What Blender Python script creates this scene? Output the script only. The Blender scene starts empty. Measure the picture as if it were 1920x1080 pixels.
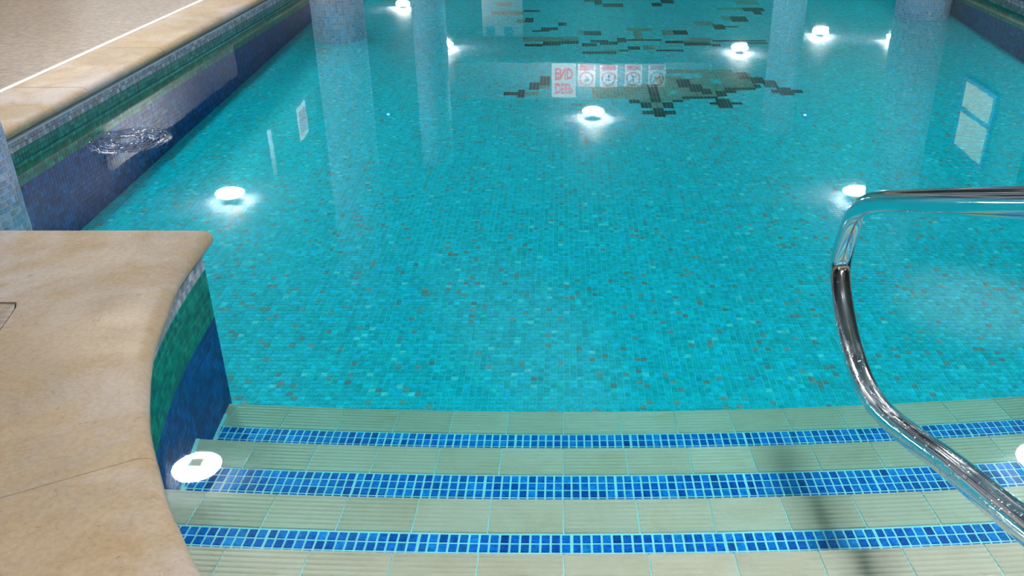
import bpy, bmesh, math, random
from mathutils import Vector, Matrix
random.seed(7)
R = math.radians
scene = bpy.context.scene
C = scene.collection

# ------------------------------------------------------------------ camera, world, exposure
cam_d = bpy.data.cameras.new('camera')
cam = bpy.data.objects.new('camera', cam_d)
C.objects.link(cam)
CAM_H = 1.13                                   # above the water, which lies at z = 0
cam.location = (0, 0, CAM_H)
cam.rotation_euler = (R(90 - 27.2), 0, 0)
cam_d.sensor_width = 36
cam_d.lens = 1700 / 1920 * 36
cam_d.shift_x = -97 / 1920
cam_d.clip_start = 0.02
cam_d.clip_end = 100
scene.camera = cam

world = bpy.data.worlds.new('world')
scene.world = world
world.use_nodes = True
world.node_tree.nodes['Background'].inputs[0].default_value = (0.5, 0.6, 0.7, 1)
world.node_tree.nodes['Background'].inputs[1].default_value = 0.0

vs = scene.view_settings
vs.view_transform = 'Standard'
vs.look = 'None'
vs.exposure = 0.0
vs.gamma = 1.0
vs.use_curve_mapping = False

LAMP_STRENGTH = 335.0
cy = scene.cycles
cy.max_bounces = 7
cy.diffuse_bounces = 3
cy.glossy_bounces = 4
cy.transparent_max_bounces = 12
cy.sample_clamp_indirect = 0.0
cy.use_light_tree = False
cy.use_adaptive_sampling = True
cy.adaptive_threshold = 0.05
cy.adaptive_min_samples = 16

# ------------------------------------------------------------------ helpers
def srgb(r, g, b):
    def f(c):
        c /= 255.0
        return c / 12.92 if c <= 0.04045 else ((c + 0.055) / 1.055) ** 2.4
    return (f(r), f(g), f(b), 1.0)

def new_mat(name):
    m = bpy.data.materials.new(name)
    m.use_nodes = True
    nt = m.node_tree
    return m, nt, nt.nodes['Principled BSDF']

def plain(name, col, rough=0.5, metal=0.0, spec=0.5):
    m, nt, b = new_mat(name)
    b.inputs['Base Color'].default_value = col
    b.inputs['Roughness'].default_value = rough
    b.inputs['Metallic'].default_value = metal
    b.inputs['Specular IOR Level'].default_value = spec
    return m

def ramp(nt, fac, stops, interp='LINEAR'):
    n = nt.nodes.new('ShaderNodeValToRGB')
    n.color_ramp.interpolation = interp
    el = n.color_ramp.elements
    while len(el) < len(stops):
        el.new(0.5)
    for e, (p, c) in zip(el, stops):
        e.position = p
        e.color = c
    nt.links.new(fac, n.inputs[0])
    return n.outputs[0]

def noise(nt, scale, detail=4, rough=0.55, vec=None, dist=0.0):
    n = nt.nodes.new('ShaderNodeTexNoise')
    n.inputs['Scale'].default_value = scale
    n.inputs['Detail'].default_value = detail
    n.inputs['Roughness'].default_value = rough
    n.inputs['Distortion'].default_value = dist
    if vec is not None:
        nt.links.new(vec, n.inputs['Vector'])
    return n.outputs[0]

def bump(nt, height, strength, dist=0.01, normal=None):
    n = nt.nodes.new('ShaderNodeBump')
    n.inputs['Strength'].default_value = strength
    n.inputs['Distance'].default_value = dist
    nt.links.new(height, n.inputs['Height'])
    if normal is not None:
        nt.links.new(normal, n.inputs['Normal'])
    return n.outputs[0]

def mixc(nt, fac, a, b, mode='MIX'):
    n = nt.nodes.new('ShaderNodeMix')
    n.data_type = 'RGBA'
    n.blend_type = mode
    for sock, v in ((n.inputs[0], fac), (n.inputs[6], a), (n.inputs[7], b)):
        if hasattr(v, 'is_linked'):
            nt.links.new(v, sock)
        else:
            sock.default_value = v
    return n.outputs[2]

def math_n(nt, op, a, b=0.0, clamp=False):
    n = nt.nodes.new('ShaderNodeMath')
    n.operation = op
    n.use_clamp = clamp
    for sock, v in ((n.inputs[0], a), (n.inputs[1], b)):
        if hasattr(v, 'is_linked'):
            nt.links.new(v, sock)
        else:
            sock.default_value = v
    return n.outputs[0]

def position(nt):
    return nt.nodes.new('ShaderNodeNewGeometry').outputs['Position']

def tag(o, label=None, cat=None, group=None, kind=None):
    if label: o['label'] = label
    if cat: o['category'] = cat
    if group: o['group'] = group
    if kind: o['kind'] = kind
    return o

def link_obj(name, me, parent=None, loc=None):
    o = bpy.data.objects.new(name, me)
    C.objects.link(o)
    if loc is not None: o.location = loc
    if parent is not None:
        o.parent = parent
    return o

def empty(name, loc=(0, 0, 0), rz=0.0):
    o = bpy.data.objects.new(name, None)
    C.objects.link(o)
    o.empty_display_size = 0.1
    o.location = loc
    o.rotation_euler = (0, 0, rz)
    return o

def mesh_of(name, verts, faces, mat, smooth=False):
    me = bpy.data.meshes.new(name)
    me.from_pydata(verts, [], faces)
    if mat: me.materials.append(mat)
    if smooth:
        me.polygons.foreach_set('use_smooth', [True] * len(me.polygons))
    me.update()
    return me

def bm_mesh(name, bm, mat, smooth=False):
    bmesh.ops.recalc_face_normals(bm, faces=bm.faces[:])
    me = bpy.data.meshes.new(name)
    bm.to_mesh(me)
    bm.free()
    if mat: me.materials.append(mat)
    if smooth:
        me.polygons.foreach_set('use_smooth', [True] * len(me.polygons))
    return me

def box_bm(x0, x1, y0, y1, z0, z1, bev=0.0, seg=2):
    bm = bmesh.new()
    bmesh.ops.create_cube(bm, size=1, matrix=Matrix.Translation(((x0 + x1) / 2, (y0 + y1) / 2, (z0 + z1) / 2)) @ Matrix.Diagonal((x1 - x0, y1 - y0, z1 - z0, 1)))
    if bev:
        bmesh.ops.bevel(bm, geom=bm.edges[:], offset=bev, segments=seg, affect='EDGES', profile=0.5)
    return bm

def box(name, x0, x1, y0, y1, z0, z1, mat, parent=None, bev=0.0):
    return link_obj(name, bm_mesh(name, box_bm(x0, x1, y0, y1, z0, z1, bev), mat), parent)

def prism_bm(poly, z0, z1):
    bm = bmesh.new()
    lo = [bm.verts.new((x, y, z0)) for x, y in poly]
    hi = [bm.verts.new((x, y, z1)) for x, y in poly]
    n = len(poly)
    bm.faces.new(hi)
    bm.faces.new(lo[::-1])
    for i in range(n):
        bm.faces.new((lo[i], lo[(i + 1) % n], hi[(i + 1) % n], hi[i]))
    return bm

class Tiles:
    """many small tiles with their own colour, joined into one mesh"""
    def __init__(self): self.v, self.f, self.c = [], [], []
    def quad(self, pts, col):
        i = len(self.v); self.v += pts; self.f.append((i, i + 1, i + 2, i + 3)); self.c += [col] * 4
    def block(self, o, ex, ey, n, hx, hy, t, col, ch=0.12):
        """raised tile: centre o on the backing, unit axes ex, ey, normal n, half sizes, thickness"""
        i = len(self.v)
        for sx, sy in ((-1, -1), (1, -1), (1, 1), (-1, 1)):
            self.v.append(o + ex * (sx * hx) + ey * (sy * hy))
        k = 1 - ch
        for sx, sy in ((-1, -1), (1, -1), (1, 1), (-1, 1)):
            self.v.append(o + ex * (sx * hx * k) + ey * (sy * hy * k) + n * t)
        self.f.append((i + 4, i + 5, i + 6, i + 7))
        for a in range(4):
            b = (a + 1) % 4
            self.f.append((i + a, i + b, i + 4 + b, i + 4 + a))
        self.c += [col] * 8
    def build(self, name, mat, parent=None):
        me = bpy.data.meshes.new(name)
        me.from_pydata(self.v, [], self.f)
        at = me.color_attributes.new('Col', 'FLOAT_COLOR', 'POINT')
        at.data.foreach_set('color', [x for c in self.c for x in c])
        me.materials.append(mat)
        me.update()
        return link_obj(name, me, parent)

def vary(col, a=0.15):
    k = 1 + random.uniform(-a, a)
    return (col[0] * k, col[1] * k, col[2] * k, 1.0)

def catmull(pts, n=6):
    out = []
    P = [pts[0]] + list(pts) + [pts[-1]]
    for i in range(1, len(P) - 2):
        p0, p1, p2, p3 = [Vector(q) for q in P[i - 1:i + 3]]
        for k in range(n):
            t = k / n
            out.append(0.5 * ((2 * p1) + (p2 - p0) * t + (2 * p0 - 5 * p1 + 4 * p2 - p3) * t * t + (3 * p1 - p0 - 3 * p2 + p3) * t ** 3))
    out.append(Vector(pts[-1]))
    return out

# ------------------------------------------------------------------ materials
def tile_attr_mat(name, rough=0.45, rel=0.25):
    m, nt, b = new_mat(name)
    a = nt.nodes.new('ShaderNodeVertexColor')
    a.layer_name = 'Col'
    p = position(nt)
    col = mixc(nt, 1.0, a.outputs[0], ramp(nt, noise(nt, 60, 3, 0.6, p), [(0.3, (1 - rel,) * 3 + (1,)), (0.7, (1 + rel,) * 3 + (1,))]), 'MULTIPLY')
    nt.links.new(col, b.inputs['Base Color'])
    b.inputs['Roughness'].default_value = rough
    b.inputs['Specular IOR Level'].default_value = 0.12
    return m

def tile_rand_mat(name, stops, rough=0.45, rel=0.3, scale=90):
    m, nt, b = new_mat(name)
    r = nt.nodes.new('ShaderNodeObjectInfo').outputs['Random']
    p = position(nt)
    col = mixc(nt, 1.0, ramp(nt, r, stops), ramp(nt, noise(nt, scale, 3, 0.6, p, 1.0), [(0.3, (1 - rel,) * 3 + (1,)), (0.7, (1 + rel,) * 3 + (1,))]), 'MULTIPLY')
    nt.links.new(col, b.inputs['Base Color'])
    b.inputs['Roughness'].default_value = rough
    b.inputs['Specular IOR Level'].default_value = 0.12
    return m

FLOOR_TONES = [srgb(0, 186, 208), srgb(0, 176, 200), srgb(0, 196, 216), srgb(0, 182, 198), srgb(0, 187, 220), srgb(0, 172, 194)]
M_mosaic = tile_attr_mat('glass_mosaic')
M_floor_piece = tile_rand_mat('floor_mosaic_piece', [(0.0, FLOOR_TONES[1]), (0.3, FLOOR_TONES[0]), (0.55, FLOOR_TONES[2]), (0.8, FLOOR_TONES[4]), (0.93, FLOOR_TONES[3]), (0.95, srgb(120, 150, 152)), (1.0, srgb(150, 152, 150))])
M_blue_piece = tile_rand_mat('blue_mosaic_piece', [(0.0, srgb(0, 72, 160)), (0.25, srgb(0, 92, 186)), (0.6, srgb(0, 106, 202)), (0.85, srgb(10, 128, 214)), (1.0, srgb(0, 60, 136))], rel=0.4)
M_grout_floor = plain('floor_grout', srgb(70, 206, 220), 0.8)
M_grout_pale = plain('pale_blue_grout', srgb(150, 218, 226), 0.8)
M_grout_dark = plain('dark_wall_grout', srgb(10, 70, 100), 0.8)
M_grout_grey = plain('column_grout', srgb(205, 212, 222), 0.8)

def stone_mat():
    m, nt, b = new_mat('coping_limestone')
    p = position(nt)
    base = ramp(nt, noise(nt, 3.2, 5, 0.6, p, 0.6), [(0.3, srgb(172, 151, 123)), (0.5, srgb(164, 144, 118)), (0.62, srgb(158, 143, 127)), (0.75, srgb(176, 154, 122))])
    och = ramp(nt, noise(nt, 5.0, 7, 0.74, p, 1.8), [(0.47, (0, 0, 0, 1)), (0.72, (1, 1, 1, 1))])
    col = mixc(nt, math_n(nt, 'MULTIPLY', och, 0.55), base, srgb(146, 114, 72))
    lil = ramp(nt, noise(nt, 2.1, 4, 0.6, p, 0.4), [(0.50, (0, 0, 0, 1)), (0.64, (1, 1, 1, 1))])
    col = mixc(nt, math_n(nt, 'MULTIPLY', lil, 0.85), col, srgb(176, 166, 164))
    fine = noise(nt, 90, 4, 0.7, p)
    col = mixc(nt, 1.0, col, ramp(nt, fine, [(0.3, (0.86, 0.84, 0.8, 1)), (0.6, (1.05, 1.05, 1.05, 1))]), 'MULTIPLY')
    pit = ramp(nt, noise(nt, 34, 5, 0.75, p, 1.5), [(0.60, (1, 1, 1, 1)), (0.68, (0.62, 0.52, 0.4, 1))])
    col = mixc(nt, 0.7, col, pit, 'MULTIPLY')
    nt.links.new(col, b.inputs['Base Color'])
    nt.links.new(ramp(nt, noise(nt, 4, 4, 0.6, p), [(0.35, (0.5,) * 3 + (1,)), (0.65, (0.72,) * 3 + (1,))]), b.inputs['Roughness'])
    nt.links.new(bump(nt, fine, 0.12, 0.004), b.inputs['Normal'])
    return m
M_stone = stone_mat()

def deck_mosaic_mat():
    m, nt, b = new_mat('brown_deck_mosaic')
    p = position(nt)
    br = nt.nodes.new('ShaderNodeTexBrick')
    br.inputs['Scale'].default_value = 1.0
    br.inputs['Brick Width'].default_value = 0.024
    br.inputs['Row Height'].default_value = 0.024
    br.inputs['Mortar Size'].default_value = 0.0016
    br.offset = 0.0
    br.inputs['Color1'].default_value = srgb(150, 132, 114)
    br.inputs['Color2'].default_value = srgb(118, 102, 86)
    br.inputs['Mortar'].default_value = srgb(164, 154, 144)
    nt.links.new(p, br.inputs['Vector'])
    col = mixc(nt, 1.0, br.outputs['Color'], ramp(nt, noise(nt, 22, 4, 0.7, p), [(0.3, (0.72, 0.7, 0.68, 1)), (0.65, (1.15, 1.12, 1.1, 1))]), 'MULTIPLY')
    nt.links.new(col, b.inputs['Base Color'])
    b.inputs['Roughness'].default_value = 0.33
    n1 = bump(nt, br.outputs['Fac'], -0.25, 0.002)
    nt.links.new(bump(nt, noise(nt, 30, 2, 0.5, p), 0.25, 0.01, n1), b.inputs['Normal'])
    return m
M_deck = deck_mosaic_mat()

def ribbed_mat():
    m, nt, b = new_mat('ribbed_step_ceramic')
    p = position(nt)
    r = nt.nodes.new('ShaderNodeObjectInfo').outputs['Random']
    col = ramp(nt, r, [(0.0, srgb(178, 168, 151)), (0.5, srgb(184, 174, 158)), (1.0, srgb(190, 180, 165))])
    st = ramp(nt, noise(nt, 9, 5, 0.7, p, 0.8), [(0.45, (1, 1, 1, 1)), (0.8, (0.86, 0.8, 0.7, 1))])
    col = mixc(nt, 1.0, col, st, 'MULTIPLY')
    nt.links.new(col, b.inputs['Base Color'])
    b.inputs['Roughness'].default_value = 0.5
    return m
M_ribbed = ribbed_mat()
M_step_grout = plain('step_grout', srgb(206, 222, 214), 0.8)
M_stain = plain('step_joint_edge', srgb(120, 214, 220), 0.7)

def steel_mat():
    m, nt, b = new_mat('polished_steel')
    p = position(nt)
    b.inputs['Base Color'].default_value = (0.74, 0.75, 0.77, 1)
    b.inputs['Metallic'].default_value = 1.0
    # water drops and film on the lower, wetter stretch of the rail
    vo = nt.nodes.new('ShaderNodeTexVoronoi')
    vo.inputs['Scale'].default_value = 130
    nt.links.new(p, vo.inputs['Vector'])
    drops = ramp(nt, vo.outputs['Distance'], [(0.0, (1, 1, 1, 1)), (0.32, (0, 0, 0, 1))])
    sep = nt.nodes.new('ShaderNodeSeparateXYZ')
    nt.links.new(p, sep.inputs[0])
    wet = ramp(nt, math_n(nt, 'SUBTRACT', sep.outputs['Z'], 0.0), [(0.24, (1, 1, 1, 1)), (0.42, (0, 0, 0, 1))])
    patch = ramp(nt, noise(nt, 26, 3, 0.6, p), [(0.46, (0, 0, 0, 1)), (0.58, (1, 1, 1, 1))])
    h = math_n(nt, 'MULTIPLY', math_n(nt, 'MULTIPLY', drops, wet), patch)
    nt.links.new(bump(nt, h, 0.6, 0.004), b.inputs['Normal'])
    nt.links.new(math_n(nt, 'ADD', math_n(nt, 'MULTIPLY', math_n(nt, 'MULTIPLY', wet, patch), 0.16), 0.07), b.inputs['Roughness'])
    return m
M_steel = steel_mat()

def water_mat():
    m = bpy.data.materials.new('pool_water')
    m.use_nodes = True
    nt = m.node_tree
    nt.nodes.clear()
    out = nt.nodes.new('ShaderNodeOutputMaterial')
    p = position(nt)
    # slow swell, very faint, and one ring of ripples by the far left wall
    n1 = bump(nt, noise(nt, 5.0, 1, 0.45, p), 0.010, 0.02)
    sub = nt.nodes.new('ShaderNodeVectorMath'); sub.operation = 'DISTANCE'
    sub.inputs[1].default_value = (-1.74, 3.49, 0)
    nt.links.new(p, sub.inputs[0])
    d = sub.outputs['Value']
    wob = math_n(nt, 'ADD', d, math_n(nt, 'MULTIPLY', math_n(nt, 'SUBTRACT', noise(nt, 30, 3, 0.6, p), 0.5), 0.03))
    wave = math_n(nt, 'SINE', math_n(nt, 'MULTIPLY', wob, 300.0))
    env = ramp(nt, d, [(0.03, (0, 0, 0, 1)), (0.085, (1, 1, 1, 1)), (0.11, (0, 0, 0, 1)), (0.14, (0.5, 0.5, 0.5, 1)), (0.17, (0, 0, 0, 1))])
    n2 = bump(nt, math_n(nt, 'MULTIPLY', wave, env), 0.5, 0.003, n1)
    gl = nt.nodes.new('ShaderNodeBsdfGlossy')
    gl.inputs['Roughness'].default_value = 0.015
    nt.links.new(n2, gl.inputs['Normal'])
    tr = nt.nodes.new('ShaderNodeBsdfTransparent')
    lw = nt.nodes.new('ShaderNodeLayerWeight')
    lw.inputs['Blend'].default_value = 0.5
    nt.links.new(n2, lw.inputs['Normal'])
    fr = math_n(nt, 'ADD', math_n(nt, 'MULTIPLY', math_n(nt, 'POWER', lw.outputs['Facing'], 5.0), 0.97), 0.022, True)
    mx = nt.nodes.new('ShaderNodeMixShader')
    nt.links.new(fr, mx.inputs[0])
    nt.links.new(tr.outputs[0], mx.inputs[1])
    nt.links.new(gl.outputs[0], mx.inputs[2])
    nt.links.new(mx.outputs[0], out.inputs['Surface'])
    ab = nt.nodes.new('ShaderNodeVolumeAbsorption')
    ab.inputs['Color'].default_value = (0.10, 0.90, 0.90, 1)
    ab.inputs['Density'].default_value = 1.0
    nt.links.new(ab.outputs[0], out.inputs['Volume'])
    return m
M_water = water_mat()

def wall_paint(name, col):
    m, nt, b = new_mat(name)
    p = position(nt)
    c = mixc(nt, 1.0, col, ramp(nt, noise(nt, 2.0, 3, 0.6, p), [(0.3, (0.93, 0.93, 0.93, 1)), (0.7, (1.03, 1.03, 1.03, 1))]), 'MULTIPLY')
    nt.links.new(c, b.inputs['Base Color'])
    b.inputs['Roughness'].default_value = 0.6
    return m
M_white = wall_paint('white_wall_paint', srgb(222, 220, 216))
M_ceil = wall_paint('ceiling_paint', srgb(132, 146, 154))
M_far = wall_paint('teal_far_wall', srgb(44, 82, 94))
M_dark = wall_paint('dark_blue_wall_paint', srgb(22, 46, 60))
M_panel = wall_paint('wall_panel_paint', srgb(178, 184, 190))
M_beam = wall_paint('beam_paint', srgb(146, 150, 153))
M_lamp_rim = plain('lamp_rim_grey', srgb(120, 124, 126), 0.4)
M_vent = plain('vent_grille_dark', srgb(20, 60, 70), 0.6)
M_sign = plain('sign_white', srgb(236, 236, 236), 0.35)
M_red = plain('sign_red', srgb(206, 20, 40), 0.4)
M_pink = plain('sign_red_band', srgb(214, 40, 62), 0.4)
M_black = plain('sign_black', srgb(24, 26, 32), 0.4)
M_frame_blue = plain('blue_window_frame', srgb(70, 90, 170), 0.4)

def emit(name, col, s):
    m = bpy.data.materials.new(name)
    m.use_nodes = True
    nt = m.node_tree
    nt.nodes.clear()
    e = nt.nodes.new('ShaderNodeEmission')
    e.inputs[0].default_value = col
    e.inputs[1].default_value = s
    o = nt.nodes.new('ShaderNodeOutputMaterial')
    nt.links.new(e.outputs[0], o.inputs[0])
    return m
M_lamp = emit('opal_lamp_glow', (1.0, 0.965, 0.92, 1), LAMP_STRENGTH)
M_led_plate = emit('lamp_centre_plate', (1.0, 0.93, 0.84, 1), LAMP_STRENGTH * 0.02)
M_led_blue = emit('blue_led_glow', (0.05, 0.12, 1.0, 1), 60.0)
M_red_added_glow = emit('added_glow_red_letters', (1.0, .01, .04, 1), 2.4)  # emission added so the letters look red in the reflection
M_led_blue.cycles.emission_sampling = 'NONE'
M_lit_pane = emit('lit_cream_pane', (1.0, 0.96, 0.72, 1), 1.0)

# ------------------------------------------------------------------ outlines
EDGE_L = [(-.995, 2.385), (-.993, 2.272), (-.988, 2.154), (-.979, 2.049), (-.949, 1.906), (-.924, 1.780), (-.890, 1.665), (-.847, 1.547), (-.805, 1.446), (-.769, 1.376), (-.728, 1.303), (-.681, 1.221), (-.636, 1.155), (-.599, 1.101), (-.567, 1.059), (-.45, .94), (-.28, .855), (-.02, .80), (.30, .785)]
curve_l = catmull(EDGE_L, 4)
def offset_curve(c, d):
    out = []
    for i, p in enumerate(c):
        a = c[max(i - 1, 0)]; b = c[min(i + 1, len(c) - 1)]
        t = (b - a).normalized()
        n = Vector((t.y, -t.x))               # to the land side (left / near)
        out.append(p + n * d)
    return out
def mirror_x(c): return [Vector((0.6 - p.x, p.y)) for p in c]
wall_l = offset_curve(catmull([(-1.001, 2.385), (-.976, 2.03), (-.935, 1.777), (-.878, 1.562), (-.8345, 1.451), (-.738, 1.29), (-.643, 1.153), (-.567, 1.057), (-.45, .94), (-.28, .855), (-.02, .80), (.30, .785)], 6), 0.018)
wall_l[0] = Vector((-1.014, 2.300))
for q in wall_l[1:7]:
    if q.y > 2.295: q.y = 2.295; q.x = -1.0135
inner_l = offset_curve(curve_l, 0.35)

DECK_Z = 0.10
COP_T = 0.048
def zf(y): return -0.52 + 0.0488 * (min(y, 9.0) - 2.2)      # pool floor

# pool wall line on the left leans in a little with distance
def wx(y): return -2.125 + 0.030 * (y - 2.9)
RIGHT_X = 3.13

# ------------------------------------------------------------------ pool floor
PITCH = 0.0218
floor = link_obj('floor', mesh_of('floor', [(-2.4, 1.9, zf(1.9)), (3.3, 1.9, zf(1.9)), (3.3, 9.0, zf(9)), (-2.4, 9.0, zf(9)), (-2.4, 13.2, zf(9)), (3.3, 13.2, zf(9))],
                                          [(0, 1, 2, 3), (3, 2, 5, 4)], M_grout_floor))
tag(floor, 'turquoise glass mosaic pool floor under the water', kind='structure')
DARK = [(-0.363,-0.291,5.494,5.539),(-0.291,-0.229,5.435,5.585),(-0.223,-0.158,5.592,5.738),(-0.155,-0.092,5.682,5.871),(0.384,0.448,5.342,5.378),(0.454,0.517,5.247,5.345),(0.519,0.59,5.352,5.682),(0.591,0.655,5.247,5.345),(0.454,0.522,5.144,5.181),(0.522,0.589,5.092,5.238),(0.584,0.651,5.144,5.181),(0.662,0.721,5.352,5.378),(0.729,0.929,5.412,5.452),(0.728,0.807,5.646,5.794),(0.79,0.868,5.556,5.701),(0.859,0.925,5.511,5.61),(0.929,0.995,5.469,5.556),(1.004,1.07,5.521,5.62),(1.076,1.198,5.585,5.628),(1.133,1.208,5.813,5.949),(1.197,1.277,5.719,5.851),(1.197,1.253,5.638,5.682),(1.274,1.353,5.646,5.775),(1.279,1.356,5.539,5.585),(1.338,1.41,5.487,5.628),(1.411,1.483,5.539,5.585),(0.865,0.924,5.309,5.345),(0.924,0.998,5.254,5.401),(0.999,1.063,5.309,5.352),(-0.29,-0.149,6.591,6.648),(-0.15,-0.021,6.624,6.716),(-0.021,0.116,6.672,6.745),(0.121,0.243,6.6,6.672),(0.187,0.324,6.696,6.755),(0.251,0.387,6.648,6.721),(0.393,0.458,6.77,6.82),(0.456,0.718,6.745,6.785),(0.389,0.467,6.696,6.755),(0.16,0.294,6.897,7.027),(0.819,0.947,6.922,7.054),(0.124,0.38,6.406,6.447),(0.383,0.452,6.46,6.492),(0.457,0.539,6.516,6.591),(0.66,0.855,6.46,6.506),(0.733,0.869,6.687,6.745),(0.863,1.07,6.624,6.706),(1.094,1.472,6.726,6.755),(1.332,1.474,6.667,6.706),(1.064,1.128,6.6,6.648),(-0.238,-0.11,7.001,7.054),(-0.172,-0.042,7.054,7.135),(-0.043,0.026,7.189,7.29),(-0.312,-0.241,7.301,7.446),(-0.323,-0.192,7.651,7.7),(0.166,0.319,8.011,8.078),(0.256,0.332,7.912,8.045),(0.328,0.508,7.827,7.931),(0.741,0.839,7.846,7.958),(0.819,0.941,7.944,8.078),(1.483,1.66,7.657,7.782),(1.54,1.605,7.565,7.688),(1.329,1.463,7.319,7.475),(1.152,1.234,7.08,7.217),(1.235,1.345,7.135,7.173)]
MID = [(-0.229,-0.16,5.494,5.539),(-0.152,-0.079,5.61,5.682),(0.185,0.394,5.412,5.646),(0.394,0.471,5.378,5.682),(0.458,0.519,5.345,5.682),(0.533,0.591,5.232,5.352),(0.599,0.755,5.378,5.871),(0.752,0.959,5.452,5.832),(0.885,1.146,5.567,5.949),(1.034,1.228,5.61,5.929),(0.047,0.137,5.28,5.325),(-0.297,0.117,6.736,6.846),(-0.151,-0.021,6.696,6.755),(0.518,0.598,6.77,7.054),(0.474,0.665,7.027,7.107),(0.1,0.16,6.922,7.043),(0.751,0.818,6.907,7.043),(0.276,0.383,6.447,6.506),(0.577,0.66,6.506,6.6),(0.87,1.079,6.696,6.755),(0.93,1.088,6.755,6.83),(-0.38,-0.31,7.273,7.388),(-0.596,-0.32,7.535,7.657),(-0.557,-0.437,7.846,7.978),(1.467,1.649,7.912,8.045),(1.261,1.332,7.359,7.475),(1.016,1.17,7.217,7.33),(1.267,1.489,7.719,7.782),(0.679,1.114,5.941,6.009)]
CYAN = [(0.658,0.729,5.504,5.556),(0.931,0.999,5.719,5.794)]
def dolphin(x, y):
    if y < 5.05 or y > 8.1 or x < -0.65 or x > 1.7: return None
    for rects, col in ((DARK, srgb(16, 24, 26)), (CYAN, None), (MID, srgb(112, 130, 124))):
        for x0, x1, y0, y1 in rects:
            if x0 <= x < x1 and y0 - 0.005 <= y < y1 + 0.005: return col
    return None
piece_me = None
def raised_piece(name, hx, hy, t, mat):
    T = Tiles()
    T.block(Vector((0, 0, 0)), Vector((1, 0, 0)), Vector((0, 1, 0)), Vector((0, 0, 1)), hx, hy, t, (1, 1, 1, 1))
    return mesh_of(name, T.v, T.f, mat)
floor_piece = raised_piece('mosaic_tile', PITCH / 2 - .0008, PITCH / 2 - .0008, 0.0016, M_floor_piece)
T = Tiles()
n_ind = 0
up = Vector((0, 0, 1)); exx = Vector((1, 0, 0))
slope = Vector((0, 1, 0.0488)).normalized()
nj = int((9.0 - 1.95) / PITCH)
for j in range(nj):
    y = 1.97 + (j + 0.5) * PITCH
    near = y < 3.9
    xr = 1.9 + (y - 2.0) * 0.5
    for i in range(-110, 152):
        x = (i + 0.5) * PITCH
        if x < wx(y) - .02 or x > RIGHT_X: continue
        if x < -1.06 and y < 2.3: continue
        sheet_i = i % 15; sheet_j = j % 15
        hx = PITCH / 2 - random.choice((.0004, .0004, .0006, .0012))
        hy = PITCH / 2 - random.choice((.0003, .0003, .0006, .0011))
        if sheet_i == 0: hx -= .0006
        if sheet_j == 0: hy -= .0007
        o = Vector((x, y, zf(y)))
        d = dolphin(x, y)
        r = random.random()
        if d: col = vary(d, 0.25)
        elif r < 0.045: col = vary(srgb(118, 142, 148), 0.2)
        elif r < 0.06: col = srgb(90, 212, 224)
        else: col = vary(random.choice(FLOOR_TONES), 0.11)
        if 2.36 < y and abs(x - 0.18) < 0.74 and y < 2.46 and n_ind < 300 and 0:
            pass
        if 2.31 < y < 2.42 and -0.68 < x < 0.64 and n_ind < 300:
            ob = link_obj('mosaic_tile', floor_piece, floor, o + Vector((0, 0, .0003)))
            n_ind += 1
            continue
        if near: T.block(o + Vector((0, 0, .0002)), exx, slope, up, hx, hy, 0.0013, col)
        else:
            q = o + Vector((0, 0, .001))
            T.quad([q - exx * hx - slope * hy, q + exx * hx - slope * hy, q + exx * hx + slope * hy, q - exx * hx + slope * hy], col)
fm = T.build('floor_mosaic', M_mosaic, floor)
tag(fm, 'small turquoise mosaic pieces with two dolphins in black and grey', kind='stuff')

# ------------------------------------------------------------------ deck around the step bay, its walls and coping
body_poly = [Vector((-4.6, 2.285))] + wall_l + mirror_x(wall_l)[::-1][1:] + [Vector((7.5, 2.285)), Vector((7.5, -5.0)), Vector((-4.6, -5.0))]
deck = link_obj('pool_deck', bm_mesh('pool_deck', prism_bm([(p.x, p.y) for p in body_poly], -0.62, DECK_Z - COP_T - .002), M_grout_dark))
tag(deck, 'stone edged pool deck around the bay of steps', kind='structure')

def slab(name, poly, n_outer, parent):
    """stone slab whose first n_outer segments carry a rolled bullnose edge"""
    outer = [Vector(p) for p in poly[:n_outer + 1]]
    inner = [Vector(p) for p in poly[n_outer + 1:]]
    area = sum(p.x * q.y - q.x * p.y for p, q in zip(poly, list(poly[1:]) + [poly[0]]))
    sgn = 1 if area < 0 else -1
    rh, rv = 0.034, COP_T / 2
    zc = DECK_Z - rv
    bm = bmesh.new()
    rings = []
    for k in range(9):
        ph = R(-90 + 180 * k / 8)
        off = offset_curve(outer, sgn * rh * (1 - math.cos(ph)))
        rings.append([bm.verts.new((p.x, p.y, zc + rv * math.sin(ph))) for p in off])
    lo = [bm.verts.new((p.x, p.y, DECK_Z - COP_T)) for p in inner]
    hi = [bm.verts.new((p.x, p.y, DECK_Z)) for p in inner]
    for r0, r1 in zip(rings, rings[1:]):
        for k in range(len(outer) - 1):
            bm.faces.new((r0[k], r0[k + 1], r1[k + 1], r1[k]))
    bm.faces.new(rings[-1] + hi)
    bm.faces.new((rings[0] + lo)[::-1])
    for k in range(len(inner) - 1):
        bm.faces.new((lo[k], lo[k + 1], hi[k + 1], hi[k]))
    bm.faces.new([g[-1] for g in rings] + [hi[0], lo[0]])
    bm.faces.new([g[0] for g in rings] + [hi[-1], lo[-1]])
    return link_obj(name, bm_mesh(name, bm, M_stone, True), parent)

def near_idx(c, y): return min(range(len(c)), key=lambda i: abs(c[i].y - y))
J = near_idx(curve_l, 1.335)
def smooth_sharp(o, ang=40):
    o.data.update()
    try:
        o.data.set_sharp_from_angle(angle=R(ang))
    except Exception:
        pass
GAP = 0.0016
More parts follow.
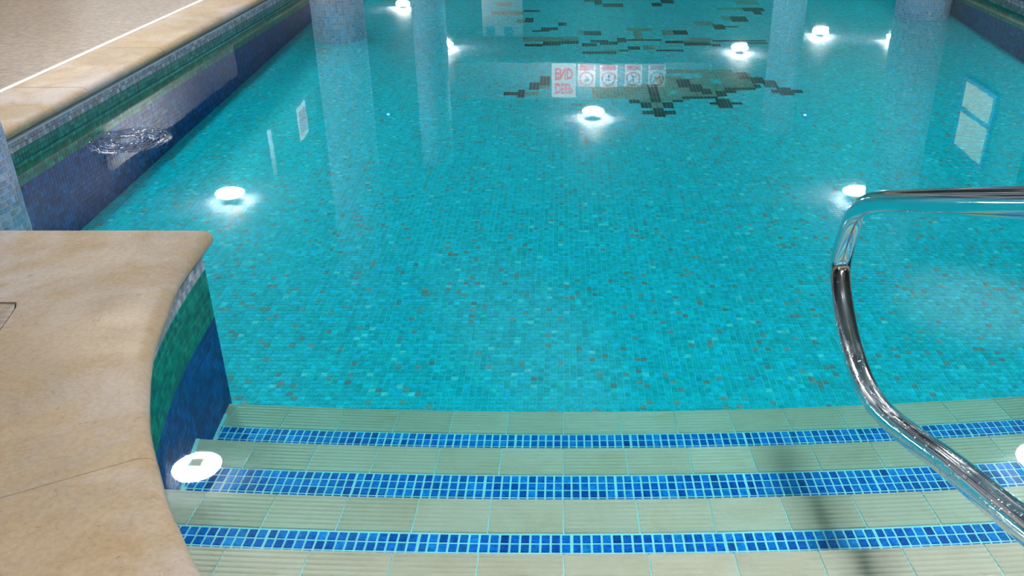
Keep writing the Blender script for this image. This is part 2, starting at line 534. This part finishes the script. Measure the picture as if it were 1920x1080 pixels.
# corner slab: along the far edge, round the corner, down the curved side to the joint
Kin = near_idx(inner_l, 1.93)
inner_corner = Vector((min(inner_l, key=lambda q: abs(q.y - 1.93)).x - .004, 1.93))
corner = [Vector((-1.055, 2.385)), Vector((-1.025, 2.384)), Vector((-1.009, 2.378)), Vector((-.999, 2.366)), Vector((-.995, 2.352))]
pA = [Vector((-2.05, 2.385))] + corner + [p for p in curve_l[1:J + 1] if p.y < 2.34]
nA = len(pA) - 1
inA = [q for q in inner_l[:J + 1] if q.y < 1.92][::-1]
pA = pA + inA + [inner_corner, Vector((-2.05, 1.93))]
sA = slab('coping_slab', pA, nA, deck); smooth_sharp(sA)
pB = curve_l[J:] ; nB = len(pB) - 1
t0 = (curve_l[J] - inner_l[J]).normalized(); t1 = Vector((-t0.y, t0.x))
def shift_joint(poly, d): return poly
pB2 = [Vector(p) for p in pB]
dirB = (pB[1] - pB[0]).normalized()
pB2[0] = pB2[0] + dirB * GAP
inB = [Vector(p) for p in inner_l[J:]][::-1]
inB[-1] = inB[-1] + dirB * GAP
sB = slab('coping_slab', pB2 + inB, nB, deck); smooth_sharp(sB)
sB2 = slab('coping_slab', [Vector((.6 - p.x, p.y)) for p in (pB2 + inB)], nB, deck); smooth_sharp(sB2)
sA2 = slab('coping_slab', [Vector((.6 - p.x, p.y)) for p in pA], nA, deck); smooth_sharp(sA2)
sC = slab('coping_slab', [Vector((-4.6, 2.385)), Vector((-2.053, 2.385)), Vector((-2.053, 1.93)), Vector((-4.6, 1.93))], 1, deck); smooth_sharp(sC)
# mosaic fields inside the coping
fieldp = [Vector((-4.6, 1.927)), inner_corner + Vector((-.004, -.003))] + [q + Vector((-.004, -.003)) for q in inner_l if q.y < 1.92]
fieldp += [Vector((.6 - q.x, q.y)) for q in fieldp[2:][::-1]] + [Vector((.604 - inner_corner.x, 1.927)), Vector((7.5, 1.927)), Vector((7.5, -5.0)), Vector((-4.6, -5.0))]
fld = link_obj('mosaic_field', bm_mesh('mosaic_field', prism_bm([(p.x, p.y) for p in fieldp], DECK_Z - COP_T, DECK_Z - .003), M_deck), deck)
tag(fld, 'brown mosaic inset behind the coping')

# glass mosaic on the curved side wall of the bay
GREEN = [srgb(0, 118, 104), srgb(0, 130, 112), srgb(6, 104, 100), srgb(16, 138, 120)]
BLUE = [srgb(0, 72, 142), srgb(0, 62, 128), srgb(0, 84, 156), srgb(0, 56, 116)]
GREY = [srgb(150, 154, 172), srgb(134, 140, 158), srgb(168, 170, 180), srgb(146, 140, 150), srgb(128, 142, 162)]
GREEN_Z = -0.135
def band_col(z):
    if z > 0.0: return vary(random.choice(GREY), 0.25)
    return vary(random.choice(GREEN if z > GREEN_Z else BLUE), 0.18)
def run_mosaic(T, pts, ztop, zbot, flip=1):
    """tiles along a polyline, their faces towards the water"""
    L = [0.0]
    for a, b in zip(pts, pts[1:]): L.append(L[-1] + (b - a).length)
    n = int(L[-1] / PITCH)
    k = 0
    for i in range(n):
        s = (i + 0.5) * PITCH
        while L[k + 1] < s: k += 1
        a, b = pts[k], pts[k + 1]
        t = (b - a).normalized()
        p = a + t * (s - L[k])
        nrm = Vector((-t.y, t.x, 0)) * flip
        m = int((ztop - zbot) / PITCH)
        for j in range(m):
            z = ztop - (j + 0.5) * PITCH
            T.block(Vector((p.x, p.y, z)) + nrm * .0005, Vector((t.x, t.y, 0)), up, nrm, PITCH / 2 - .0006, PITCH / 2 - .0006, 0.0016, band_col(z))
T = Tiles()
run_mosaic(T, wall_l, .0515, -0.57)
wm = T.build('wall_mosaic', M_mosaic, deck)
tag(wm, 'green over blue glass mosaic on the curved side wall', kind='stuff')

# ------------------------------------------------------------------ steps
W = 0.1635
def arc(x): return x * x / 24.0
STEPS = [(-0.433, 2.2355, 0.189, 'lowest'), (-0.3427, 1.940, 0.1285, 'second'), (-0.233, 1.607, 0.016, 'third'), (-0.12, 1.3156, 0.10, 'top')]
XS0, XS1 = -1.10, 1.70
BEIGE = 0.112
TT = 0.006
def ribbed_mesh():
    hw = W / 2 - .0011
    prof = []
    n = 7
    edge = .006
    step = (BEIGE - .003 - 2 * edge) / n
    prof.append((0.0, 0.0)); prof.append((0.0006, TT - .0006)); prof.append((.0012, TT))
    y = edge
    for i in range(n):
        prof += [(y, TT), (y + step * .22, TT - .0022), (y + step * .40, TT - .0022), (y + step * .62, TT)]
        y += step
    e = BEIGE - .003
    prof += [(e - .0012, TT), (e - .0006, TT - .0006), (e, 0.0)]
    v, f = [], []
    for (yy, zz) in prof:
        v += [(-hw, -yy, zz), (hw, -yy, zz)]
    for i in range(len(prof) - 1):
        f.append((2 * i, 2 * i + 2, 2 * i + 3, 2 * i + 1))
    f.append(tuple(range(0, 2 * len(prof), 2))[::-1])
    f.append(tuple(range(1, 2 * len(prof), 2)))
    me = mesh_of('ribbed_tile', v, f, M_ribbed)
    bm = bmesh.new(); bm.from_mesh(me); bmesh.ops.recalc_face_normals(bm, faces=bm.faces[:]); bm.to_mesh(me); bm.free()
    return me
rib_me = ribbed_mesh()
MP = 0.327 / 15
MR = 0.0279
blue_piece = raised_piece('mosaic_tile', MP / 2 - .0017, MR / 2 - .0018, 0.004, M_blue_piece)
for k, (z, yf, sh, nm) in enumerate(STEPS):
    yb = STEPS[k + 1][1] - .02 if k < 3 else 0.70
    xs = [XS0 + (XS1 - XS0) * i / 32 for i in range(33)]
    poly = [(x, yf + arc(x)) for x in xs] + [(x, yb + arc(x)) for x in xs[::-1]]
    st = link_obj('pool_step', bm_mesh('pool_step', prism_bm(poly, -0.62, z - TT + .0025), M_grout_pale))
    tag(st, '%s underwater step with ribbed beige tiles and a blue mosaic strip' % nm, kind='structure')
    for i in range(-8, 12):
        x = (i + 0.5) * W
        if x > XS1 - W / 2: continue
        ob = link_obj('ribbed_tile', rib_me, st, (x, yf + arc(x), z - TT))
        ob.rotation_euler = (0, 0, math.atan(x / 12))
    # pale grout fillet where the tread meets the curved wall
    side = [p for p in wall_l if yb + .02 < p.y < yf + .04]
    if len(side) > 1:
        v, f = [], []
        for q, p in enumerate(side):
            v += [(p.x - .004, p.y, z + .0012), (p.x + .011, p.y, z + .0012), (p.x + .011, p.y, z - TT), (p.x - .004, p.y, z - TT)]
            if q:
                a, b = 4 * (q - 1), 4 * q
                f += [(a, a + 1, b + 1, b), (a + 1, a + 2, b + 2, b + 1)]
        link_obj('edge_grout', mesh_of('edge_grout', v, f, M_grout_pale), st)
    bk = [(x, yf + arc(x) - BEIGE - .002) for x in xs] + [(x, yb + arc(x)) for x in xs[::-1]]
    link_obj('strip_grout', bm_mesh('strip_grout', prism_bm(bk, z - TT, z - .0008), M_grout_pale), st)
    # blue strip behind the ribbed tiles
    T = Tiles()
    rows = 4
    vis_x = 1.48 - 0.10 * k
    for r in range(rows):
        i0 = int((XS0 - sh) / MP) - 1
        for i in range(i0, i0 + 140):
            x = sh + (i + 0.5) * MP
            if x < XS0 + .03 or x > XS1 - .02: continue
            y = yf + arc(x) - BEIGE - .0035 - (r + .5) * MR
            ang = math.atan(x / 12)
            first = (i % 15 == 0)
            if r < 3 and k < 3 and x < vis_x and x > -1.02 + .1 * max(0, k - 1) and not (r == 2 and k == 0 and x < 0.05):
                ob = link_obj('mosaic_tile', blue_piece, st, (x + (.0012 if first else 0), y, z - .0031))
                ob.rotation_euler = (0, 0, ang)
                if first: ob.scale = (0.88, 1, 1)
            else:
                T.block(Vector((x, y, z - .0031)), Vector((math.cos(ang), math.sin(ang), 0)), Vector((-math.sin(ang), math.cos(ang), 0)), up, MP / 2 - .0017, MR / 2 - .0018, .004, vary(srgb(0, 84, 180), .25))
    o = T.build('strip_mosaic', M_mosaic, st)
    tag(o, 'remaining blue mosaic pieces of the strip', kind='stuff')

# ------------------------------------------------------------------ left pool wall, deck and coping
Y0, Y1 = 2.33, 13.2
lw = link_obj('wall_left', bm_mesh('wall_left', prism_bm([(wx(2.30), 2.30), (wx(Y1), Y1), (wx(Y1) - .25, Y1), (wx(2.30) - .25, 2.30)], -0.62, DECK_Z - COP_T - .002), M_grout_dark))
tag(lw, 'left pool wall of green and blue mosaic below a grey waterline strip', kind='structure')
T = Tiles()
run_mosaic(T, [Vector((wx(9.5), 9.5)), Vector((wx(2.3), 2.3))], 2 * PITCH, -0.57)
o = T.build('wall_mosaic', M_mosaic, lw)
tag(o, 'grey waterline pieces over green and blue mosaic', kind='stuff')
ledge = link_obj('ledge', bm_mesh('ledge', prism_bm([(wx(2.3) + .012, 2.3), (wx(Y1) + .012, Y1), (wx(Y1) - .06, Y1), (wx(2.3) - .06, 2.3)], 2 * PITCH + .0005, DECK_Z - COP_T - .0005), plain('lilac_ledge', srgb(168, 176, 196), .4)), lw)
dl = link_obj('deck_left', bm_mesh('deck_left', prism_bm([(-4.6, 2.39), (wx(2.39) - .34, 2.39), (wx(Y1) - .34, Y1), (-4.6, Y1)], -0.1, DECK_Z - .003), M_deck))
tag(dl, 'brown mosaic deck along the left side of the pool', kind='structure')
ln = link_obj('stone_strip', bm_mesh('stone_strip', prism_bm([(wx(2.39) - .34, 2.39), (wx(2.39) - .312, 2.39), (wx(Y1) - .312, Y1), (wx(Y1) - .34, Y1)], 0.0, DECK_Z + .001), plain('white_stone_strip', srgb(232, 228, 222), .4)), dl)
tag(ln, 'thin white strip between mosaic deck and coping')
ys = [2.39, 3.17, 3.92, 4.70, 5.41, 6.16, 6.91, 7.7, 8.5, 9.3, 10.1, 10.9, 11.7, 12.5, 13.2]
for a, b in zip(ys, ys[1:]):
    a2, b2 = a + .002, b - .002
    sl = slab('coping_slab', [Vector((wx(b2) + .016, b2)), Vector((wx(a2) + .016, a2)), Vector((wx(a2) - .31, a2)), Vector((wx(b2) - .31, b2))], 1, dl)
    smooth_sharp(sl)

# right pool wall and deck
rw = box('wall_right', RIGHT_X, RIGHT_X + .25, 2.29, Y1, -0.62, DECK_Z - COP_T - .002, M_grout_dark)
tag(rw, 'right pool wall of green and blue mosaic', kind='structure')
T = Tiles()
run_mosaic(T, [Vector((RIGHT_X, 2.3)), Vector((RIGHT_X, 9.5))], 2 * PITCH, -0.57)
o = T.build('wall_mosaic', M_mosaic, rw); tag(o, 'grey waterline pieces over green and blue mosaic', kind='stuff')
dr = box('deck_right', RIGHT_X + .31, 7.5, 2.34, Y1, -.1, DECK_Z - .003, M_deck)
tag(dr, 'brown mosaic deck along the right side of the pool', kind='structure')
for a, b in zip(ys, ys[1:]):
    sl = slab('coping_slab', [Vector((RIGHT_X - .035, a + .002)), Vector((RIGHT_X - .035, b - .002)), Vector((RIGHT_X + .31, b - .002)), Vector((RIGHT_X + .31, a + .002))], 1, dr)
    smooth_sharp(sl)
df = box('deck_far', -4.6, 7.5, Y1, 23, -.1, DECK_Z - .003, M_deck)
tag(df, 'brown mosaic deck beyond the far end of the pool', kind='structure')

# ------------------------------------------------------------------ water
wp = [(-2.10, 2.30)] + [(p.x - .012, p.y) for p in wall_l] + [(.6 - p.x + .012, p.y) for p in wall_l[::-1][1:]] + [(RIGHT_X + .01, 2.30), (RIGHT_X + .01, 13.1), (wx(13.1) - .01, 13.1), (wx(2.3) - .01, 2.30)]
wp = wp[1:]
water = link_obj('pool_water', bm_mesh('pool_water', prism_bm(wp, -0.61, 0.0), M_water))
tag(water, 'clear still pool water over steps and turquoise floor', 'water', kind='stuff')

# ------------------------------------------------------------------ room shell
CEIL = 2.6
o = box('ceiling', -4.7, 7.6, -5.1, 23.1, CEIL, CEIL + .1, M_ceil); tag(o, kind='structure')
o = box('wall_room_left', -4.7, -4.6, -5.1, 23.1, -.1, CEIL, M_dark); tag(o, 'dark blue room wall behind the left deck', kind='structure')
o = box('wall_panel_left', -4.6, -4.54, 8.7, 12.6, .097, 2.0, M_panel); tag(o, 'white wall section behind the left deck', kind='structure')
o = box('wall_room_right', 7.5, 7.6, -5.1, 23.1, -.1, CEIL, M_far); tag(o, kind='structure')
o = box('wall_room_far', -4.6, 7.5, 23, 23.1, -.1, CEIL, M_far); tag(o, kind='structure')
o = box('wall_room_near', -4.6, 7.5, -5.1, -5.0, -.1, CEIL, M_beam); tag(o, kind='structure')
beam = box('beam_over_deep_end', -1.6, 2.2, 13.5, 13.8, 2.05, CEIL, M_beam); tag(beam, 'white beam above the deep end', kind='structure')
b2 = box('beam_left', -3.45, -3.4, 10.2, 12.2, 2.05, CEIL, M_beam); tag(b2, 'short white beam above the left deck', kind='structure')
pil = box('wall_pier', -1.58, -.80, 18.0, 18.3, .09, CEIL, M_beam); tag(pil, 'white wall pier with two dark vents', kind='structure')
for x in (-1.42, -1.08):
    vt = empty('ceiling_vent', (x, 17.985, 2.49))
    tag(vt, 'dark square vent on the white pier, %s one' % ('left' if x < -1.2 else 'right'), 'vent', 'vents on the white pier')
    link_obj('frame', bm_mesh('frame', box_bm(-.085, .085, 0, .014, -.085, .085, .004), M_vent), vt)
    for q in range(5):
        link_obj('slat', bm_mesh('slat', box_bm(-.07, .07, -.01, .0, -.066 + q * .03, -.05 + q * .03), M_vent), vt)

# lit window on a partition to the right
part = box('wall_partition', 4.6, 4.75, 8.7, 11.2, .09, CEIL, M_far); tag(part, 'teal partition wall with a lit window', kind='structure')
win = empty('window_1', (4.59, 9.85, 1.85)); tag(win, 'lit cream window with blue frame', kind='structure')
for (a, b, c, d) in ((-.44, -.38, -.42, .42), (.38, .44, -.42, .42), (-.38, .38, -.42, -.37), (-.38, .38, .37, .42), (-.38, .38, -.08, -.03)):
    link_obj('window_frame', bm_mesh('window_frame', box_bm(-.03, .01, a, b, c, d, .004), M_frame_blue), win)
for c, d in ((-.37, -.08), (-.03, .37)):
    link_obj('pane', bm_mesh('pane', box_bm(-.012, -.004, -.38, .38, c, d), M_lit_pane), win)

# ------------------------------------------------------------------ columns clad in mosaic
def column(x, y, rad, label, pieces=False):
    col = empty('mosaic_column', (x, y, -0.5))
    tag(col, label, 'column', 'columns along the pool')
    bm = bmesh.new()
    bmesh.ops.create_cone(bm, cap_ends=True, segments=48, radius1=rad, radius2=rad, depth=CEIL + .5, matrix=Matrix.Translation((0, 0, (CEIL + .5) / 2)))
    link_obj('shaft', bm_mesh('shaft', bm, M_grout_grey, False), col)
    n = round(2 * math.pi * rad / PITCH)
    m = int((CEIL + .5) / PITCH)
    T = Tiles()
    tones = [srgb(160, 176, 210), srgb(146, 170, 206), srgb(178, 186, 212), srgb(160, 158, 178), srgb(136, 168, 212), srgb(186, 192, 208)]
    me = None
    cnt = 0
    if pieces:
        me = raised_piece('mosaic_tile', PITCH / 2 - .0011, PITCH / 2 - .0011, .002, tile_rand_mat('column_mosaic_piece', [(i / 5, t) for i, t in enumerate(tones)]))
    hw = math.pi * rad / n - .0009
    for i in range(n):
        a = 2 * math.pi * i / n
        nr = Vector((math.cos(a), math.sin(a), 0)); tg = Vector((-math.sin(a), math.cos(a), 0))
        facing = nr.dot(Vector((-x, -y, 0)).normalized())
        for j in range(m):
            z = (j + .5) * PITCH
            p = nr * (rad - .0002) + Vector((0, 0, z))
            if pieces and facing > 0.05 and nr.x > -.2 and .49 < z < .93 and cnt < 300:
                ob = link_obj('mosaic_tile', me, col, p)
                ob.rotation_euler = Matrix((tg, up, nr)).transposed().to_euler()
                cnt += 1
            elif pieces:
                T.block(p, tg, up, nr, hw, PITCH / 2 - .0011, .002, vary(random.choice(tones), .2))
            else:
                q = p + nr * .0016
                T.quad([q - tg * hw - up * .0098, q + tg * hw - up * .0098, q + tg * hw + up * .0098, q - tg * hw + up * .0098], vary(random.choice(tones), .2))
    o = T.build('column_mosaic', M_mosaic, col)
    tag(o, kind='stuff')
    return col
column(-2.09, 2.93, .185, 'pale blue mosaic column at the left edge of the picture', True)
column(-1.66, 6.85, .19, 'mosaic column beyond the left coping, mirrored as a tall blue band')
column(-1.55, 10.7, .19, 'mosaic column mirrored just left of the white vent pier')
column(2.9, 7.55, .21, 'mosaic column by the right coping, mirrored beside the lit window')
column(2.9, 12.0, .21, 'mosaic column mirrored right of the upper dolphin')

# ------------------------------------------------------------------ ceiling lights
def lathe(prof, seg, mat, name):
    v, f = [], []
    n = len(prof)
    for i in range(seg):
        a = 2 * math.pi * i / seg
        for r, z in prof: v.append((r * math.cos(a), r * math.sin(a), z))
    for i in range(seg):
        b = (i + 1) % seg
        for j in range(n - 1):
            f.append((i * n + j, b * n + j, b * n + j + 1, i * n + j + 1))
    bm = bmesh.new()
    vs_ = [bm.verts.new(p) for p in v]
    for q in f: bm.faces.new([vs_[t] for t in q])
    bmesh.ops.remove_doubles(bm, verts=bm.verts[:], dist=1e-5)
    return bm_mesh(name, bm, mat, True)
LR = 0.15
rim_me = lathe([(0.0, -.076), (LR - .020, -.076), (LR - .016, -.079), (LR - .016, -.090), (0.0, -.090)], 32, M_lamp_rim, 'rim')
dif_me = lathe([(LR - .025, -.0905), (LR - .004, -.096), (LR, -.102), (LR, -.114), (LR - .03, -.130), (0.0, -.136)], 16, M_lamp, 'diffuser')
base_me = lathe([(0.0, 0.0), (.06, 0.0), (.06, -.006), (.055, -.076), (0.0, -.076)], 32, M_lamp_rim, 'base')
LAMPS = [(-2.395, 4.73, 'round ceiling light mirrored large beside the bottom steps'),
         (3.15, 4.8, 'round ceiling light above the right of the steps'),
         (-3.785, 9.64, 'round ceiling light over the left deck, mirrored above the coping corner'),
         (3.34, 9.7, 'round ceiling light mirrored just behind the handrail bend'),
         (.43, 12.9, 'round ceiling light in front of the deep end signs'),
         (5.17, 18.6, 'far ceiling light mirrored at the top right, left of a pair'),
         (6.5, 18.1, 'far ceiling light mirrored at the top right, right of a pair'),
         (3.29, 17.1, 'far ceiling light mirrored beside the upper dolphin'),
         (-2.26, 17.45, 'far ceiling light mirrored between column and white pier'),
         (-3.73, 21.7, 'farthest ceiling light mirrored at the top edge'),
         (-4.2, 7.5, 'added ceiling light, unseen, brightening the left mosaic deck'),  # added where it stays hidden, to brighten the left deck
         (0.57, 0.9, 'ceiling light straight above the steps'),
         (0.4, -2.5, 'added ceiling light behind the camera position')]  # added out of view for overall light on the pool
for x, y, lab in LAMPS:
    drop = 0.969 if y > 4 else 1.0          # the glass hangs a hand's breadth under the ceiling
    l = empty('ceiling_light', (x * drop, y * drop, CEIL))
    tag(l, lab, 'ceiling light', 'round ceiling lights')
    link_obj('base', base_me, l)
    dif = link_obj('diffuser', dif_me, l)
    link_obj('rim', rim_me, dif)
    if (x, y) == (-2.395, 4.73):
        link_obj('centre_plate', bm_mesh('centre_plate', box_bm(-.042, .042, -.042, .042, -.145, -.1365, .003), M_led_plate), dif)
led_me = lathe([(.022, 0.0), (.022, -.008), (.015, -.016), (0.0, -.018)], 8, M_led_blue, 'lens')
ledr_me = lathe([(.024, 0.0), (.024, -.004), (.016, -.006)], 16, M_lamp_rim, 'trim_ring')
for x, lab in ((-3.57, 'tiny blue ceiling spot beside the left beam'), (-2.51, 'tiny blue ceiling spot mirrored right of the tall column'), (3.45, 'tiny blue ceiling spot mirrored right of the dolphin')):
    l = empty('blue_spot', (x, 12.66, CEIL)); tag(l, lab, 'spotlight', 'blue ceiling spots')
    link_obj('lens', led_me, l); link_obj('trim_ring', ledr_me, l)

wl = empty('wall_light', (-4.54, 9.0, 1.22)); tag(wl, 'half bowl wall light on the white wall behind the left deck', 'wall light')
v, f = [], []
for i in range(13):
    a = math.pi * (i / 12) - math.pi / 2
    for rr, zz in ((.02, -.06), (.07, -.045), (.10, 0.0), (.11, .06), (.104, .06), (.094, .004)):
        v.append((rr * math.cos(a), rr * math.sin(a), zz))
for i in range(12):
    for j in range(5):
        f.append((i * 6 + j, i * 6 + 6 + j, i * 6 + 7 + j, i * 6 + 1 + j))
link_obj('bowl', mesh_of('bowl', v, f, M_lamp_rim, True), wl)
gv = [(0.0, 0.0, .012)] + [(.09 * math.cos(math.pi * (i / 12) - math.pi / 2), .09 * math.sin(math.pi * (i / 12) - math.pi / 2), .012) for i in range(13)]
link_obj('glow_plate', mesh_of('glow_plate', gv, [(0, i, i + 1) for i in range(1, 13)], emit('wall_light_glow', (1, .96, .92, 1), 90)), wl)
# added uplights, out of view, to throw soft glow patches on the ceiling
for x, y, tx, ty, en, sz, lab in ((1.95, 1.3, -.26, 6.3, 5200, 15, 'added lamp for a soft ceiling glow over the middle of the pool'), (3.62, 6.95, 3.60, 6.94, 850, 42, 'added lamp on the right deck aimed straight up for a ceiling glow')):
    u = empty('added_uplight', (x, y, DECK_Z - .003)); tag(u, lab, 'added_uplight', 'added uplights')
    link_obj('housing', lathe([(0.0, 0.0), (.055, 0.0), (.055, .05), (.045, .05), (.040, .02), (0.0, .02)], 24, M_lamp_rim, 'housing'), u)
    ld = bpy.data.lights.new('added_uplight_beam', 'SPOT')
    ld.energy = en; ld.spot_size = R(sz); ld.spot_blend = 1.0; ld.shadow_soft_size = .03
    lo = bpy.data.objects.new('added_uplight_beam', ld); C.objects.link(lo); lo.parent = u
    lo.location = (0, 0, .07)
    dv = Vector((tx - x, ty - y, CEIL - .17))
    lo.rotation_euler = dv.to_track_quat('-Z', 'Y').to_euler()

# ------------------------------------------------------------------ signs on the beam
def text(body, size, mat, parent, loc):
    cu = bpy.data.curves.new('lettering', 'FONT')
    cu.body = body; cu.size = size; cu.align_x = 'CENTER'; cu.align_y = 'CENTER'
    cu.extrude = 0.001; cu.offset = size * .035
    cu.materials.append(mat)
    tmp = bpy.data.objects.new('lettering_curve', cu)
    C.objects.link(tmp)
    dg = bpy.context.evaluated_depsgraph_get()
    me = bpy.data.meshes.new_from_object(tmp.evaluated_get(dg))
    bpy.data.objects.remove(tmp)
    o = link_obj('lettering', me, parent)
    o.location = loc
    o.rotation_euler = (R(90), 0, 0)
    o.scale = (0.78, 1.45, 1.0)
    return o
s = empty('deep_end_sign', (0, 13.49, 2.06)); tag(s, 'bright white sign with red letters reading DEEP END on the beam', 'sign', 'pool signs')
pn = link_obj('panel', bm_mesh('panel', box_bm(-.18, .18, -.008, .0, 0, .5, .003), emit('added_glow_sign_white', (1, .98, .97, 1), 1.7)), s)  # panel emission added to make the mirrored sign bright
text('DEEP', .15, M_red_added_glow, pn, (0, -.0095, .365)); text('END', .17, M_red_added_glow, pn, (0, -.0095, .135))
def ring(r0, r1, seg=28):
    bm = bmesh.new()
    a0 = [bm.verts.new((r0 * math.cos(2 * math.pi * i / seg), 0, r0 * math.sin(2 * math.pi * i / seg))) for i in range(seg)]
    a1 = [bm.verts.new((r1 * math.cos(2 * math.pi * i / seg), 0, r1 * math.sin(2 * math.pi * i / seg))) for i in range(seg)]
    for i in range(seg):
        j = (i + 1) % seg
        bm.faces.new((a0[i], a0[j], a1[j], a1[i]))
    ex = bmesh.ops.extrude_face_region(bm, geom=bm.faces[:])
    bmesh.ops.translate(bm, verts=[g for g in ex['geom'] if isinstance(g, bmesh.types.BMVert)], vec=(0, -.003, 0))
    return bm
def glyph(segs, w=.016):
    """a little black figure drawn from bars"""
    bm = bmesh.new()
    for (x0, z0, x1, z1) in segs:
        d = Vector((x1 - x0, 0, z1 - z0)); L = d.length
        bmesh.ops.create_cube(bm, size=1, matrix=Matrix.Translation(((x0 + x1) / 2, -.0015, (z0 + z1) / 2)) @ Matrix.Rotation(-math.atan2(d.z, d.x), 4, 'Y') @ Matrix.Diagonal((L + w, .003, w, 1)))
    return bm
NO = [(.34, 'white prohibition sign with a red band, nearest the DEEP END sign', [(-.03, .03, .04, .02), (.0, -.03, .03, .02)]),
      (.67, 'white prohibition sign with a red band, second after the DEEP END sign', [(0, -.04, 0, .03), (-.03, .01, .03, .02), (0, -.04, .02, -.06)]),
      (1.04, 'white prohibition sign with a dark figure, third after the DEEP END sign', [(0, -.03, 0, .04), (-.05, .05, -.03, .03), (0, .0, .03, -.03), (0, -.0, -.03, -.05)]),
      (1.39, 'white prohibition sign farthest from the DEEP END sign', [(-.04, -.02, .0, .0), (.0, .0, .04, -.02), (.05, .03, .055, .02)])]
for x, lab, g in NO:
    n = empty('prohibition_sign', (x, 13.49, 2.07)); tag(n, lab, 'sign', 'pool signs')
    pn = link_obj('panel', bm_mesh('panel', box_bm(-.13, .13, -.008, 0, 0, .34, .003), M_sign), n)
    link_obj('red_band', bm_mesh('red_band', box_bm(-.105, .105, -.011, -.008, .012, .085), M_pink), pn)
    o = link_obj('ring', bm_mesh('ring', ring(.082, .108), M_red), pn, (0, -.0085, .21))
    o = link_obj('slash', bm_mesh('slash', glyph([(-.065, .065, .065, -.065)], .014), M_red), pn, (0, -.0100, .21))
    o = link_obj('pictogram', bm_mesh('pictogram', glyph(g), M_black), pn, (0, -.0088, .21))
sp = empty('wall_poster', (-3.39, 11.45, 2.1)); tag(sp, 'small white and red notice with added glow on the short left beam', 'sign')
pn = link_obj('panel', bm_mesh('panel', box_bm(0, .008, -.2, .2, 0, .42, .003), emit('added_glow_notice_white', (1, .97, .97, 1), 1.5)), sp)  # emission added so the notice stands out in the water
link_obj('red_panel', bm_mesh('red_panel', box_bm(.008, .011, -.16, .16, .06, .36), emit('added_glow_notice_red', (.9, .25, .35, 1), 1.2)), pn)

# ------------------------------------------------------------------ handrail
RX = 0.57
path = [(-.45, 1.30), (.2, 1.045), (.75, .828), (1.071, .701), (1.35, .591), (1.50, .531), (1.585, .490), (1.645, .435), (1.683, .338), (1.665, .285), (1.613, .24), (1.53, .200), (1.427, .182), (1.32, .198), (1.20, .238), (1.0724, .286), (.8755, .352), (.55, .465), (.1, .62), (-.15, .70)]
pts = [Vector((RX, a, b)) for a, b in path]
sm = []
P = [pts[0]] + pts + [pts[-1]]
for i in range(1, len(P) - 2):
    p0, p1, p2, p3 = P[i - 1:i + 3]
    for k in range(6):
        t = k / 6
        sm.append(0.5 * ((2 * p1) + (p2 - p0) * t + (2 * p0 - 5 * p1 + 4 * p2 - p3) * t * t + (3 * p1 - p0 - 3 * p2 + p3) * t ** 3))
sm.append(pts[-1])
def tube(points, rad, seg=28, side=Vector((1, 0, 0))):
    bm = bmesh.new()
    rings = []
    for i, p in enumerate(points):
        a = points[max(i - 1, 0)]; b = points[min(i + 1, len(points) - 1)]
        t = (b - a).normalized()
        u = side; w = t.cross(u).normalized()
        rings.append([bm.verts.new(p + (u * math.cos(2 * math.pi * k / seg) + w * math.sin(2 * math.pi * k / seg)) * rad) for k in range(seg)])
    for r0, r1 in zip(rings, rings[1:]):
        for k in range(seg):
            bm.faces.new((r0[k], r0[(k + 1) % seg], r1[(k + 1) % seg], r1[k]))
    bm.faces.new(rings[0]); bm.faces.new(rings[-1])
    return bm
rail = empty('handrail', (RX, -.15, DECK_Z))
tag(rail, 'looped polished steel handrail over the steps with water drops', 'handrail')
def in_rail(name, bm, mat):
    bmesh.ops.translate(bm, verts=bm.verts[:], vec=-rail.location)
    o = link_obj(name, bm_mesh(name, bm, mat, True), rail)
    smooth_sharp(o, 50)
    return o
in_rail('rail_loop', tube(sm, .0212), M_steel)
for y, zt in ((-.15, 1.18), (-.45, 1.30)):
    in_rail('post', tube([Vector((RX, y, DECK_Z - .003 + (zt - DECK_Z) * i / 4)) for i in range(5)], .0212), M_steel)
    in_rail('flange', tube([Vector((RX, y, DECK_Z - .003)), Vector((RX, y, DECK_Z + .008))], .05), M_steel)
